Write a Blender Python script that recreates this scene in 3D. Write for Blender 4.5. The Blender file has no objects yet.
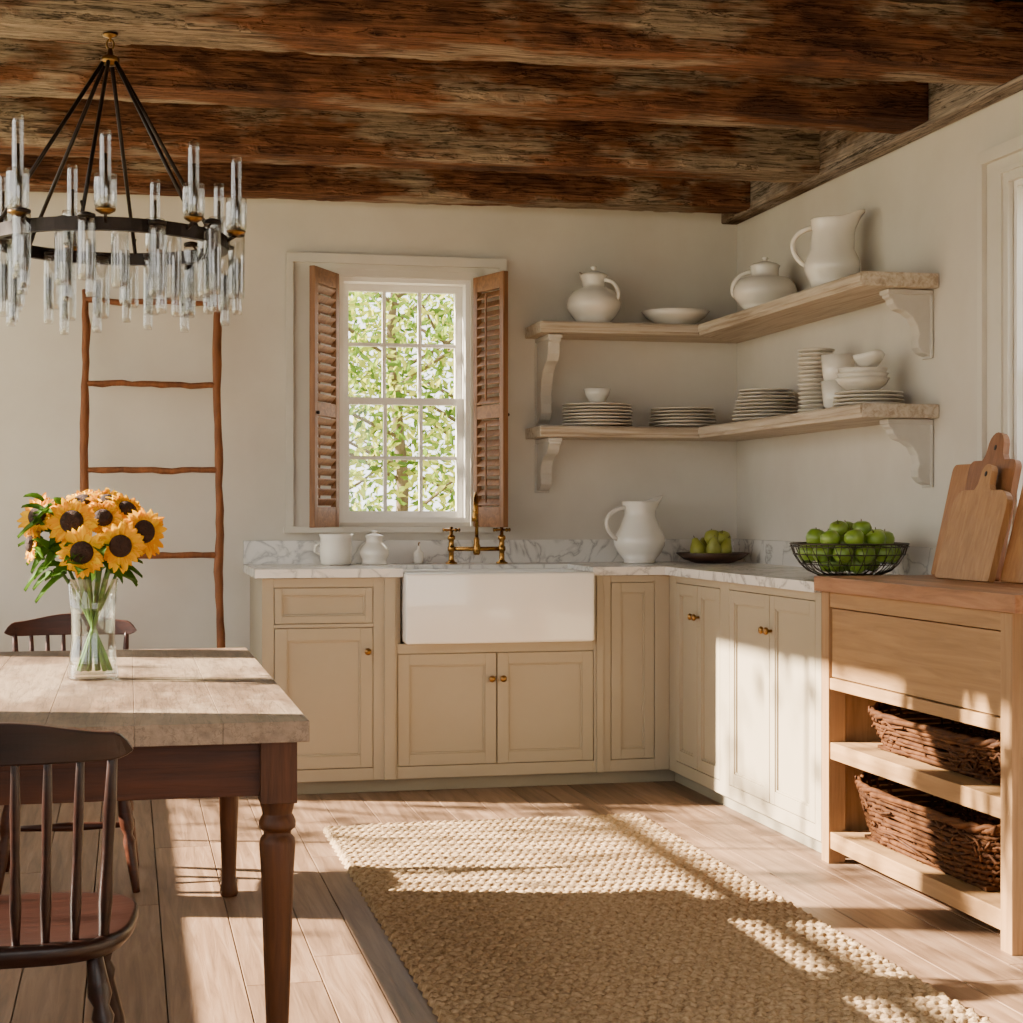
import bpy, bmesh, math, random
import numpy as np
from mathutils import Vector, Matrix, noise
random.seed(7)
pi=math.pi
sc=bpy.context.scene
def L(h):
    h=h.lstrip('#'); o=[]
    for i in (0,2,4):
        c=int(h[i:i+2],16)/255
        o.append(c/12.92 if c<=.04045 else ((c+.055)/1.055)**2.4)
    return (*o,1)
# ---------------------------------------------------------------- materials
def newmat(name):
    m=bpy.data.materials.new(name); m.use_nodes=True
    nt=m.node_tree
    return m,nt,nt.nodes['Principled BSDF']
def nd(nt,t,**k):
    n=nt.nodes.new(t)
    for a,b in k.items():
        if a in n.inputs: n.inputs[a].default_value=b
        else: setattr(n,a,b)
    return n
def ramp(nt,fac,stops):
    r=nt.nodes.new('ShaderNodeValToRGB'); e=r.color_ramp.elements
    while len(e)<len(stops): e.new(.5)
    for i,(p,c) in enumerate(stops):
        e[i].position=p; e[i].color=c
    nt.links.new(fac,r.inputs[0]); return r.outputs[0]
def mat(name,c1,c2=None,c3=None,scale=(1,1,1),ns=4,detail=5,rough=.6,bump=0,bscale=None,metal=0,island=0,spec=.4,dist=0,coat=0,contrast=(.3,.7)):
    m,nt,b=newmat(name)
    b.inputs['Roughness'].default_value=rough; b.inputs['Metallic'].default_value=metal
    b.inputs['Specular IOR Level'].default_value=spec
    if coat: b.inputs['Coat Weight'].default_value=coat
    c1=L(c1); c2=L(c2) if c2 else tuple(x*.88 for x in c1[:3])+(1,)
    tc=nd(nt,'ShaderNodeTexCoord'); mp=nd(nt,'ShaderNodeMapping'); mp.inputs['Scale'].default_value=scale
    nt.links.new(tc.outputs['Object'],mp.inputs[0])
    n=nd(nt,'ShaderNodeTexNoise'); n.inputs['Scale'].default_value=ns; n.inputs['Detail'].default_value=detail
    n.inputs['Roughness'].default_value=.6; n.inputs['Distortion'].default_value=dist
    vec=mp.outputs[0]
    if island:
        g=nd(nt,'ShaderNodeNewGeometry'); add=nd(nt,'ShaderNodeVectorMath',operation='ADD')
        mul=nd(nt,'ShaderNodeVectorMath',operation='SCALE'); mul.inputs[0].default_value=(17,23,11)
        nt.links.new(g.outputs['Random Per Island'],mul.inputs['Scale'])
        nt.links.new(vec,add.inputs[0]); nt.links.new(mul.outputs[0],add.inputs[1]); vec=add.outputs[0]
    nt.links.new(vec,n.inputs['Vector'])
    st=[(contrast[0],c2),(contrast[1],c1)]
    if c3: st=[(contrast[0],c2),((contrast[0]+contrast[1])/2,c1),(contrast[1],L(c3))]
    col=ramp(nt,n.outputs[0],st)
    if island:
        hs=nd(nt,'ShaderNodeHueSaturation'); mr=nd(nt,'ShaderNodeMapRange')
        mr.inputs['To Min'].default_value=1-island; mr.inputs['To Max'].default_value=1+island
        nt.links.new(g.outputs['Random Per Island'],mr.inputs['Value']); nt.links.new(mr.outputs[0],hs.inputs['Value'])
        nt.links.new(col,hs.inputs['Color']); col=hs.outputs[0]
    nt.links.new(col,b.inputs['Base Color'])
    if bump:
        bp=nd(nt,'ShaderNodeBump'); bp.inputs['Strength'].default_value=bump; bp.inputs['Distance'].default_value=.01
        if bscale:
            n2=nd(nt,'ShaderNodeTexNoise'); n2.inputs['Scale'].default_value=bscale; n2.inputs['Detail'].default_value=6
            nt.links.new(vec,n2.inputs['Vector']); nt.links.new(n2.outputs[0],bp.inputs['Height'])
        else: nt.links.new(n.outputs[0],bp.inputs['Height'])
        nt.links.new(bp.outputs[0],b.inputs['Normal'])
    return m
def wood(name,c1,c2,axis='x',c3=None,rough=.55,bump=.25,island=0,ns=4,along=.8,across=12,contrast=(.3,.7),spec=.35):
    s={'x':(along,across,across),'y':(across,along,across),'z':(across,across,along)}[axis]
    return mat(name,c1,c2,c3,scale=s,ns=ns,detail=8,rough=rough,bump=bump,island=island,dist=.6,contrast=contrast,spec=spec)
def rustic(name,axis,red,red2,grey,greybias=.5,fine=34,wear=.7,rough=.9,crack=.75):
    m,nt,b=newmat(name); b.inputs['Roughness'].default_value=rough; b.inputs['Specular IOR Level'].default_value=.12 if rough>.8 else .3
    tc=nd(nt,'ShaderNodeTexCoord')
    def nz(sc3,scale,detail,dist=0,rough=.6):
        mp=nd(nt,'ShaderNodeMapping'); mp.inputs['Scale'].default_value=sc3 if axis=='x' else (sc3[1],sc3[0],sc3[2])
        nt.links.new(tc.outputs['Object'],mp.inputs[0])
        n=nd(nt,'ShaderNodeTexNoise'); n.inputs['Scale'].default_value=scale; n.inputs['Detail'].default_value=detail
        n.inputs['Distortion'].default_value=dist; n.inputs['Roughness'].default_value=rough
        nt.links.new(mp.outputs[0],n.inputs['Vector']); return n.outputs[0]
    patch=nz((1,2.6,2.6),1.3,5)
    base=ramp(nt,patch,[(.38,L(red2)),(.46,L(red)),(greybias+.01,L(red)),(greybias+.09,L(grey))])
    grain=nz((1.2,fine,fine),3,10,.15,.7)
    gcol=ramp(nt,grain,[(.30,(.34,.32,.31,1)),(.5,(.9,.9,.9,1)),(.68,(1.6,1.52,1.45,1))] if rough>.8 else [(.28,(.62,.6,.58,1)),(.5,(.95,.95,.95,1)),(.7,(1.25,1.23,1.2,1))])
    mx=nd(nt,'ShaderNodeMix',data_type='RGBA',blend_type='MULTIPLY'); mx.inputs[0].default_value=1
    nt.links.new(base,mx.inputs[6]); nt.links.new(gcol,mx.inputs[7])
    cr=nz((.9,16,16),2.2,5,.5)
    s=nd(nt,'ShaderNodeMath',operation='SUBTRACT'); s.inputs[1].default_value=.5; nt.links.new(cr,s.inputs[0])
    a=nd(nt,'ShaderNodeMath',operation='ABSOLUTE'); nt.links.new(s.outputs[0],a.inputs[0])
    crk=ramp(nt,a.outputs[0],[(.0,(0,0,0,1)),(.008,(.25,.25,.25,1)),(.018,(1,1,1,1))])
    blot=nz((3,6,6),3.2,6)
    bl=ramp(nt,blot,[(.32,(.5,.47,.45,1)),(.46,(1,1,1,1))])
    m2=nd(nt,'ShaderNodeMix',data_type='RGBA',blend_type='MULTIPLY'); m2.inputs[0].default_value=crack
    nt.links.new(mx.outputs[2],m2.inputs[6]); nt.links.new(crk,m2.inputs[7])
    m3=nd(nt,'ShaderNodeMix',data_type='RGBA',blend_type='MULTIPLY'); m3.inputs[0].default_value=wear
    nt.links.new(m2.outputs[2],m3.inputs[6]); nt.links.new(bl,m3.inputs[7])
    nt.links.new(m3.outputs[2],b.inputs['Base Color'])
    h=nd(nt,'ShaderNodeMath',operation='MULTIPLY_ADD'); nt.links.new(crk,h.inputs[0]); h.inputs[1].default_value=.5*crack; nt.links.new(grain,h.inputs[2])
    h2=nd(nt,'ShaderNodeMath',operation='MULTIPLY_ADD'); nt.links.new(bl,h2.inputs[0]); h2.inputs[1].default_value=wear; nt.links.new(h.outputs[0],h2.inputs[2])
    bp=nd(nt,'ShaderNodeBump'); bp.inputs['Strength'].default_value=.9 if rough>.8 else .3; bp.inputs['Distance'].default_value=.012 if rough>.8 else .004
    nt.links.new(h2.outputs[0],bp.inputs['Height']); nt.links.new(bp.outputs[0],b.inputs['Normal'])
    return m
def thin_glass(name,tint=(1,1,1,1),base=.06,rough=.02,gain=.9):
    m,nt,b=newmat(name); nt.nodes.remove(b)
    out=[n for n in nt.nodes if n.type=='OUTPUT_MATERIAL'][0]
    t=nd(nt,'ShaderNodeBsdfTransparent'); t.inputs[0].default_value=tint
    g=nd(nt,'ShaderNodeBsdfGlossy'); g.inputs['Roughness'].default_value=rough
    lw=nd(nt,'ShaderNodeLayerWeight'); lw.inputs['Blend'].default_value=.5
    mr=nd(nt,'ShaderNodeMapRange'); mr.inputs['To Min'].default_value=base; mr.inputs['To Max'].default_value=gain
    pw=nd(nt,'ShaderNodeMath',operation='POWER'); pw.inputs[1].default_value=2.5
    nt.links.new(lw.outputs['Facing'],pw.inputs[0]); nt.links.new(pw.outputs[0],mr.inputs['Value'])
    mx=nd(nt,'ShaderNodeMixShader'); nt.links.new(mr.outputs[0],mx.inputs[0])
    nt.links.new(t.outputs[0],mx.inputs[1]); nt.links.new(g.outputs[0],mx.inputs[2]); nt.links.new(mx.outputs[0],out.inputs[0])
    return m
def leafmat(name,c1,c2,trans=.5,c0=None):
    m,nt,b=newmat(name)
    out=[n for n in nt.nodes if n.type=='OUTPUT_MATERIAL'][0]
    g=nd(nt,'ShaderNodeNewGeometry'); st=[(0,L(c1)),(1,L(c2))]
    if c0: st=[(0,L(c0)),(.35,L(c1)),(1,L(c2))]
    col=ramp(nt,g.outputs['Random Per Island'],st)
    nt.links.new(col,b.inputs['Base Color']); b.inputs['Roughness'].default_value=.7; b.inputs['Specular IOR Level'].default_value=.15
    tr=nd(nt,'ShaderNodeBsdfTranslucent'); nt.links.new(col,tr.inputs[0])
    mx=nd(nt,'ShaderNodeMixShader'); mx.inputs[0].default_value=trans
    nt.links.new(b.outputs[0],mx.inputs[1]); nt.links.new(tr.outputs[0],mx.inputs[2]); nt.links.new(mx.outputs[0],out.inputs[0])
    return m
def marble(name):
    m,nt,b=newmat(name); b.inputs['Roughness'].default_value=.22
    tc=nd(nt,'ShaderNodeTexCoord')
    n=nd(nt,'ShaderNodeTexNoise'); n.inputs['Scale'].default_value=5; n.inputs['Detail'].default_value=8; n.inputs['Distortion'].default_value=1.3
    nt.links.new(tc.outputs['Object'],n.inputs['Vector'])
    s=nd(nt,'ShaderNodeMath',operation='SUBTRACT'); s.inputs[1].default_value=.5; nt.links.new(n.outputs[0],s.inputs[0])
    a=nd(nt,'ShaderNodeMath',operation='ABSOLUTE'); nt.links.new(s.outputs[0],a.inputs[0])
    col=ramp(nt,a.outputs[0],[(0,L('#a29e99')),(.012,L('#c0bcb5')),(.045,L('#d8d3cb')),(1,L('#e2ddd5'))])
    nt.links.new(col,b.inputs['Base Color']); return m
M_wall=mat('plaster_wall','#cfc9bd','#c5bdb0',ns=2.2,rough=.9,bump=.12,bscale=9,spec=.15)
M_trim=mat('painted_trim','#cfc9bc','#c8c1b3',ns=3,rough=.5)
M_sash=mat('window_sash_white','#e6e3dc','#dedad2',ns=3,rough=.4)
M_floor=wood('floor_oak','#7d614a','#54402f','y',c3='#957a62',rough=.45,bump=.3,island=.24,along=.5,across=9,contrast=(.25,.75))
M_sub=mat('subfloor_dark','#1a110b',rough=.9)
M_beamx=rustic('reclaimed_beam','x','#734c33','#4b3022','#96846f',greybias=.48)
M_beamy=rustic('reclaimed_ledger','y','#84715f','#67503e','#9b8e81',greybias=.44)
M_deck=wood('ceiling_planks','#3b2214','#1f110a','y',rough=.8,bump=.5,island=.2)
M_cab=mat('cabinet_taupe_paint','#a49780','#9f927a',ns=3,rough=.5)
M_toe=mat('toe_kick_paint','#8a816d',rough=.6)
M_marble=marble('marble')
M_china=mat('white_ceramic','#e6e0d5','#dfd8cc',ns=3,rough=.22,spec=.5,coat=.3)
M_sink=mat('fireclay_white','#ebe7e0','#e6e2da',ns=2,rough=.15,coat=.4)
M_plate=mat('stoneware_cream','#ded7ca','#c6bdae',ns=6,rough=.35,island=.05)
M_brass=mat('aged_brass','#b58846','#86602f',ns=8,rough=.26,metal=1)
M_knob=mat('brass_knob','#a57d48','#7c5a30',ns=8,rough=.3,metal=1)
M_iron=mat('black_iron','#1b1512','#2c211a',ns=12,rough=.45,metal=.6)
M_shelfx=wood('shelf_oak_x','#b8a893','#907c66','x',c3='#cbbfae',rough=.6,bump=.12,along=.6,across=12)
M_shelfy=wood('shelf_oak_y','#b8a893','#907c66','y',c3='#cbbfae',rough=.6,bump=.06,along=.6,across=12)
M_brk=mat('bracket_paint','#c9c4ba','#b8b1a5',ns=5,rough=.6)
M_isy=wood('island_oak_y','#a68055','#876540','y',rough=.5,bump=.15,along=.6,across=10)
M_isz=wood('island_oak_z','#a47e56','#82623f','z',rough=.5,bump=.15,along=.6,across=10)
M_block=wood('butcher_block','#9a6a46','#764b2f','y',c3='#b1805b',rough=.4,bump=.1,island=.15,along=.7,across=9)
M_shz=wood('shutter_wood_z','#8d6039','#634024','z',rough=.55,bump=.15)
M_shx=wood('shutter_wood_x','#92653c','#684427','x',rough=.55,bump=.15)
M_ttop=rustic('table_top_wood','y','#6f5a47','#574434','#8c7863',greybias=.48,fine=16,wear=.45,rough=.5,crack=.35)
M_tred=wood('table_brown_wood','#4d270f','#2d1507','x',rough=.5,bump=.2,spec=.25)
M_tleg=wood('table_leg_wood','#5c361b','#391f0e','z',rough=.5,bump=.2,spec=.25)
M_chd=wood('chair_dark_wood','#2a140d','#160a06','x',rough=.35,bump=.1)
M_chr=wood('chair_red_wood','#4a220f','#2b1207','x',rough=.38,bump=.1)
M_ladder=wood('ladder_stick','#8a542e','#5a3319','z',rough=.7,bump=.5,across=8)
M_wick=mat('wicker','#593619','#2f180b',ns=30,rough=.7,island=.3,spec=.15)
M_board1=wood('board_oak','#ab7849','#8c5d37','z',rough=.45,bump=.1)
M_board2=wood('board_walnut','#8f5d37','#704525','z',rough=.45,bump=.1)
M_board3=wood('board_maple','#b08151','#91653a','z',rough=.45,bump=.1)
M_apple=mat('green_apple_skin','#88a036','#658424',ns=14,rough=.3,island=.15,spec=.5)
M_pear=mat('pear_skin','#9f9d40','#80822c',ns=14,rough=.4,island=.12)
M_bowlw=mat('dark_wood_bowl','#4a2d1a','#2f1c10',ns=8,rough=.5)
M_wire=mat('blackened_wire','#4a4138',rough=.4,metal=.8)
M_jute=mat('jute','#ae9370','#806649',c3='#c8ad8a',ns=60,rough=.95,spec=.05,bump=.6,contrast=(.3,.7))
M_glass=thin_glass('vase_glass',(.97,.99,.97,1))
M_crys=thin_glass('crystal_glass',(.95,.95,.94,1),base=.08,gain=1)
M_pane=thin_glass('window_pane',base=.02,gain=.3)
M_petal=leafmat('sunflower_petal','#ecbc00','#e39600',.25)
M_seed=mat('sunflower_seed_disc','#1c0d05','#3a1e0a',ns=90,rough=.9,bump=1)
M_stem=mat('green_stem','#56742a','#3e5a1a',ns=12,rough=.6)
M_leaf=leafmat('green_leaf','#47681d','#335015',.3)
M_treel=leafmat('tree_foliage','#73912e','#c0bf52',.55,c0='#3e5a18')
M_bark=mat('bark','#75654f','#54462f',ns=8,rough=.95,bump=.6)
M_grass=mat('dry_lawn','#96927a','#7d7b5f',ns=3,rough=.95)
M_wax=mat('candle_cup_brass','#7a5c33',rough=.3,metal=1)
# ---------------------------------------------------------------- mesh builder
class MB:
    def __init__(s): s.v=[];s.f=[];s.mi=[];s.sm=[];s.mats=[]
    def add(s,vs,fs,m,smooth=False,M=None):
        if m not in s.mats: s.mats.append(m)
        i=s.mats.index(m); o=len(s.v)
        if M is not None: vs=[M@Vector(v) for v in vs]
        s.v+= [tuple(v) for v in vs]; s.f+=[tuple(o+k for k in f) for f in fs]
        s.mi+=[i]*len(fs); s.sm+=[smooth]*len(fs)
    def box(s,x0,x1,y0,y1,z0,z1,m,M=None):
        vs=[(x0,y0,z0),(x1,y0,z0),(x1,y1,z0),(x0,y1,z0),(x0,y0,z1),(x1,y0,z1),(x1,y1,z1),(x0,y1,z1)]
        s.add(vs,[(0,3,2,1),(4,5,6,7),(0,1,5,4),(1,2,6,5),(2,3,7,6),(3,0,4,7)],m,False,M)
    def lathe(s,prof,m,c=(0,0,0),n=32,M=None,fn=None,smooth=True):
        vs=[];fs=[]
        for r,z in prof:
            for k in range(n):
                a=2*pi*k/n; x,y,zz=max(r,1e-4)*math.cos(a),max(r,1e-4)*math.sin(a),z
                if fn: x,y,zz=fn(x,y,zz,a)
                vs.append((c[0]+x,c[1]+y,c[2]+zz))
        for j in range(len(prof)-1):
            for k in range(n):
                k2=(k+1)%n; fs.append((j*n+k,j*n+k2,(j+1)*n+k2,(j+1)*n+k))
        s.add(vs,fs,m,smooth,M)
    def tube(s,pts,rad,m,n=8,closed=False,M=None,smooth=True):
        pts=[Vector(p) for p in pts]; N=len(pts)
        if not hasattr(rad,'__len__'): rad=[rad]*N
        vs=[];fs=[];ref=None
        for i,p in enumerate(pts):
            if closed: t=pts[(i+1)%N]-pts[i-1]
            else: t=pts[min(i+1,N-1)]-pts[max(i-1,0)]
            t.normalize()
            if ref is None:
                ref=Vector((0,0,1)) if abs(t.z)<.9 else Vector((1,0,0))
            u=(ref-t*ref.dot(t))
            if u.length<1e-4: u=t.orthogonal()
            u.normalize(); ref=u; w=t.cross(u)
            for k in range(n):
                a=2*pi*k/n; vs.append(p+(u*math.cos(a)+w*math.sin(a))*rad[i])
        R=N if closed else N-1
        for i in range(R):
            j=(i+1)%N
            for k in range(n):
                k2=(k+1)%n; fs.append((i*n+k,i*n+k2,j*n+k2,j*n+k))
        if not closed:
            fs.append(tuple(range(n-1,-1,-1))); fs.append(tuple((N-1)*n+k for k in range(n)))
        s.add(vs,fs,m,smooth,M)
    def prism(s,poly,d0,d1,m,M=None,smooth=False):
        n=len(poly); vs=[(x,d0,z) for x,z in poly]+[(x,d1,z) for x,z in poly]
        fs=[tuple(range(n)),tuple(range(2*n-1,n-1,-1))]+[((i+1)%n,i,n+i,n+(i+1)%n) for i in range(n)]
        s.add(vs,fs,m,smooth,M)
    def obj(s,name,bevel=0,seg=2,recalc=True):
        me=bpy.data.meshes.new(name); me.from_pydata(s.v,[],s.f)
        for m in s.mats: me.materials.append(m)
        me.polygons.foreach_set('material_index',s.mi); me.polygons.foreach_set('use_smooth',s.sm)
        me.update()
        if recalc:
            bm=bmesh.new(); bm.from_mesh(me); bmesh.ops.recalc_face_normals(bm,faces=bm.faces); bm.to_mesh(me); bm.free()
        o=bpy.data.objects.new(name,me); sc.collection.objects.link(o)
        if bevel:
            b=o.modifiers.new('bevel','BEVEL'); b.width=bevel; b.segments=seg; b.limit_method='ANGLE'; b.angle_limit=.7
        return o
def T(x=0,y=0,z=0): return Matrix.Translation((x,y,z))
def R(a,ax='Z'): return Matrix.Rotation(a,4,ax)
RD=math.radians
# ---------------------------------------------------------------- room
XR=2.825; YB=7.65; XL=-1.15; YF=-1.2; ZC=2.75
fl=MB(); x=XL
while x<XR:
    w=random.choice([.13,.16,.19]); x1=min(x+w,XR); y=YF-random.random()*1.5
    while y<YB:
        y1=y+random.uniform(1.6,3.2)
        a=max(y,YF); b=min(y1,YB)
        if b-a>.05: fl.box(x+.0016,x1-.0016,a+.0012,b-.0012,-.02,0,M_floor)
        y=y1
    x=x1
fl.box(XL,XR,YF,YB,-.08,-.0205,M_sub)
fl.obj('floor',bevel=.0012,seg=1)
def wall_with_holes(name,axis,a0,a1,z0,z1,p0,p1,holes):
    mb=MB()
    def bx(u0,u1,w0,w1):
        if u1-u0<1e-4 or w1-w0<1e-4: return
        if axis=='x': mb.box(u0,u1,p0,p1,w0,w1,M_wall)
        else: mb.box(p0,p1,u0,u1,w0,w1,M_wall)
    c=a0
    for h in sorted(holes):
        bx(c,h[0],z0,z1); bx(h[0],h[1],z0,h[2]); bx(h[0],h[1],h[3],z1); c=h[1]
    bx(c,a1,z0,z1); return mb.obj(name)
BW=(.93,1.53,1.11,2.22)
wall_with_holes('wall_back','x',XL-.2,XR+.2,0,ZC,YB,YB+.16,[BW])
RW=(4.05,5.06,.98,2.24)
wall_with_holes('wall_right','y',YF,YB,0,ZC,XR,XR+.16,[RW])
LWs=[(.6,2.0,.7,2.6),(2.3,3.75,.7,2.64),(3.93,5.40,.7,2.64),(5.58,7.45,.7,2.64)]
wall_with_holes('wall_left','y',YF,YB,0,ZC,XL-.1,XL,LWs)
FW=(-.8,2.4,.45,2.4)
wall_with_holes('wall_front','x',XL-.2,XR+.2,0,ZC,YF-.16,YF,[FW])
ce=MB(); x=XL
while x<XR:
    x1=min(x+.2,XR); ce.box(x+.002,x1-.002,YF,YB,ZC,ZC+.03,M_deck); x=x1
ce.box(XL-.2,XR+.2,YF,YB+.2,ZC+.03,ZC+.08,M_sub)
ce.obj('ceiling')
# beams
def rough_beam(name,y0,dy,h,zb,seed):
    mb=MB(); nL=260; x0=XL+.05; x1=XR-.09
    sec=[]
    m=7
    for i in range(m): sec.append((i/m,0))
    for i in range(m): sec.append((1,i/m))
    for i in range(m): sec.append((1-i/m,1))
    for i in range(m): sec.append((0,1-i/m))
    vs=[];n=len(sec)
    for j in range(nL+1):
        x=x0+(x1-x0)*j/nL
        for (a,b) in sec:
            y=y0-.045*x+a*dy; z=zb+b*h
            corner=(a in(0,1)) and (b in (0,1))
            p=Vector((x*2.5,y*9+seed,z*9))
            d=noise.noise(p)*.006+noise.noise(p*3)*.005+noise.noise(Vector((x*14,y*30+seed,z*40)))*.004
            cy=y0-.045*x+dy/2; cz=zb+h/2
            k=0
            if corner:
                k=.004+.030*max(0,noise.noise(Vector((x*4,seed+a*7,b*5)))-.05)+.020*max(0,noise.noise(Vector((x*17,seed+a*7,b*5)))-.1)
            vy=(1 if y<cy else -1); vz=(1 if z<cz else -1)
            yy=y+vy*k + (d if a in(0,1) else 0); zz=z+vz*k*.8+(d*.7 if b==0 else 0)
            zz=max(zz,zb-.006)
            vs.append((x,yy,min(zz,ZC-.001)))
    fs=[]
    for j in range(nL):
        for k in range(n):
            k2=(k+1)%n; fs.append((j*n+k,j*n+k2,(j+1)*n+k2,(j+1)*n+k))
    fs.append(tuple(range(n))); fs.append(tuple(nL*n+k for k in range(n)))
    mb.add(vs,fs,M_beamx,False); return mb.obj(name)
for i,(y0,dy) in enumerate([(7.36,.2),(6.57,.23),(5.61,.24),(4.90,.24),(3.95,.24),(3.05,.24),(2.1,.24),(1.1,.24)]):
    rough_beam('ceiling_beam' if i==0 else 'ceiling_beam.%03d'%i,y0,dy,.215,2.53,i*13.7)
lb=MB(); lb.box(XR-.085,XR-.002,YF+.05,YB-.01,2.52,2.74,M_beamy); lb.obj('ceiling_ledger_beam',bevel=.008)
# windows
def sash_window(name,M,w,z0,z1,cols,rows,casing=True,cw=(.1,.1),head=.1,depth=.13,s=.032):
    mb=MB(); j=.02
    mb.box(0,j,0,depth,z0,z1,M_sash,M); mb.box(w-j,w,0,depth,z0,z1,M_sash,M)
    mb.box(j,w-j,0,depth,z1-j,z1,M_sash,M); mb.box(j,w-j,0,depth,z0,z0+j,M_sash,M)
    zm=(z0+z1)/2; q=min(.05,depth-.075)
    for (a,b,yy) in ((z0+j,zm+.015,q),(zm-.015,z1-j,q+.035)):
        mb.box(j,j+s,yy,yy+.032,a,b,M_sash,M); mb.box(w-j-s,w-j,yy,yy+.032,a,b,M_sash,M)
        mb.box(j+s,w-j-s,yy,yy+.032,a,a+s,M_sash,M); mb.box(j+s,w-j-s,yy,yy+.032,b-s,b,M_sash,M)
        xi0=j+s; xi1=w-j-s
        for c in range(1,cols):
            xx=xi0+(xi1-xi0)*c/cols; mb.box(xx-.008,xx+.008,yy+.004,yy+.028,a+s,b-s,M_sash,M)
        for r in range(1,rows):
            zz=a+s+(b-a-2*s)*r/rows; mb.box(xi0,xi1,yy+.0045,yy+.0275,zz-.008,zz+.008,M_sash,M)
        mb.box(xi0,xi1,yy+.0155,yy+.0165,a+s,b-s,M_pane,M)
    if casing:
        l,r=cw; y=-.022
        mb.box(-l,0,y,-.001,z0-.02,z1+head,M_trim,M); mb.box(w,w+r,y,-.001,z0-.02,z1+head,M_trim,M)
        mb.box(0,w,y,-.001,z1,z1+head,M_trim,M)
        mb.box(-l-.012,-l+.02,y-.018,y,z0-.02,z1+head+.0,M_trim,M); mb.box(w+r-.02,w+r+.012,y-.018,y,z0-.02,z1+head,M_trim,M)
        mb.box(-l-.012,w+r+.012,y-.02,y,z1+head-.02,z1+head+.022,M_trim,M)
        mb.box(-.045,-.03,y-.008,y,z0,z1+.03,M_trim,M); mb.box(w+.03,w+.045,y-.008,y,z0,z1+.03,M_trim,M); mb.box(-.045,w+.045,y-.008,y,z1+.03,z1+.045,M_trim,M)
        mb.box(-l-.02,w+r+.02,y-.03,-.001,z0-.045,z0-.018,M_trim,M)
    return mb.obj(name,bevel=.002,seg=1)
sash_window('window_1',T(BW[0],YB,0),BW[1]-BW[0],BW[2],BW[3],3,2,cw=(.23,.15),head=.075)
sash_window('window_2',T(XR,RW[1],0)@R(-pi/2),RW[1]-RW[0],RW[2],RW[3],3,2,cw=(.16,.16),head=.1)
for i,w in enumerate(LWs):
    sash_window('window_%d'%(i+3),T(XL,w[0],0)@R(pi/2),w[1]-w[0],w[2],w[3],2 if i!=2 else 1,1,cw=(.06,.06),head=.06,depth=.09,s=.024)
sash_window('window_7',T(FW[1],YF,0)@R(pi),FW[1]-FW[0],FW[2],FW[3],4,1,cw=(.1,.1))
bb=MB(); bb.box(XL+.001,.525,YB-.02,YB-.001,0,.14,M_trim); bb.obj('baseboard_back',bevel=.003)
bb=MB(); bb.box(XL+.001,XL+.02,YF,YB-.03,0,.14,M_trim); bb.obj('baseboard_left',bevel=.003)
bb=MB(); bb.box(XR-.02,XR-.001,YF,3.95,0,.14,M_trim); bb.obj('baseboard_right',bevel=.003)
# shutters
def shutter(name,hx,hy,ang,w,z0,z1):
    M=T(hx,hy,0)@R(ang); mb=MB(); t=.026; s=.036
    mb.box(0,s,-t/2,t/2,z0,z1,M_shz,M); mb.box(w-s,w,-t/2,t/2,z0,z1,M_shz,M)
    zm=(z0+z1)/2-.05
    for a,b in ((z0,z0+.09),(zm-.03,zm+.03),(z1-.07,z1)): mb.box(s,w-s,-t/2+.001,t/2-.001,a,b,M_shx,M)
    for a,b in ((z0+.09,zm-.03),(zm+.03,z1-.07)):
        n=int((b-a)/.042)
        for i in range(n):
            zz=a+(i+.5)*(b-a)/n
            mb.box(s,w-s,-.0035,.0035,-.019,.019,M_shx,M@T(0,0,zz)@R(RD(-38),'X'))
        mb.box(w/2-.005,w/2+.005,-.028,-.020,a+.02,b-.02,M_shz,M)
    for zz in (z0+.15,z1-.15): mb.tube([M@Vector((0,0,zz-.03)),M@Vector((0,0,zz+.03))],.007,M_brass)
    mb.tube([M@Vector((w-.02,t/2,z0+.5)),M@Vector((w-.02,t/2+.015,z0+.5))],.008,M_iron)
    mb.obj(name,bevel=.002,seg=1)
shutter('window_shutter',.912,7.607,RD(-119),.28,1.09,2.225)
shutter('window_shutter.001',1.548,7.607,RD(-73),.28,1.09,2.225)
# ---------------------------------------------------------------- cabinets
def knob(mb,M,x,z):
    mb.lathe([(.0,-.0),(.006,0),(.005,.012),(.013,.018),(.015,.025),(.010,.031),(0,.033)],M_knob,n=14,M=M@T(x,-.0005,z)@R(pi/2,'X'))
def panel(mb,M,a,b,z0,z1,fr=.05,m=M_cab):
    g=.003; a+=g;b-=g;z0+=g;z1-=g
    mb.box(a,a+fr,0,.018,z0,z1,m,M); mb.box(b-fr,b,0,.018,z0,z1,m,M)
    mb.box(a+fr,b-fr,.0003,.0177,z0,z0+fr,m,M); mb.box(a+fr,b-fr,.0003,.0177,z1-fr,z1,m,M)
    e=.007
    mb.box(a+fr,a+fr+e,.005,.0176,z0+fr,z1-fr,m,M); mb.box(b-fr-e,b-fr,.005,.0176,z0+fr,z1-fr,m,M)
    mb.box(a+fr,b-fr,.0052,.0174,z0+fr,z0+fr+e,m,M); mb.box(a+fr,b-fr,.0052,.0174,z1-fr-e,z1-fr,m,M)
    mb.box(a+fr,b-fr,.012,.0172,z0+fr,z1-fr,m,M)
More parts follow.
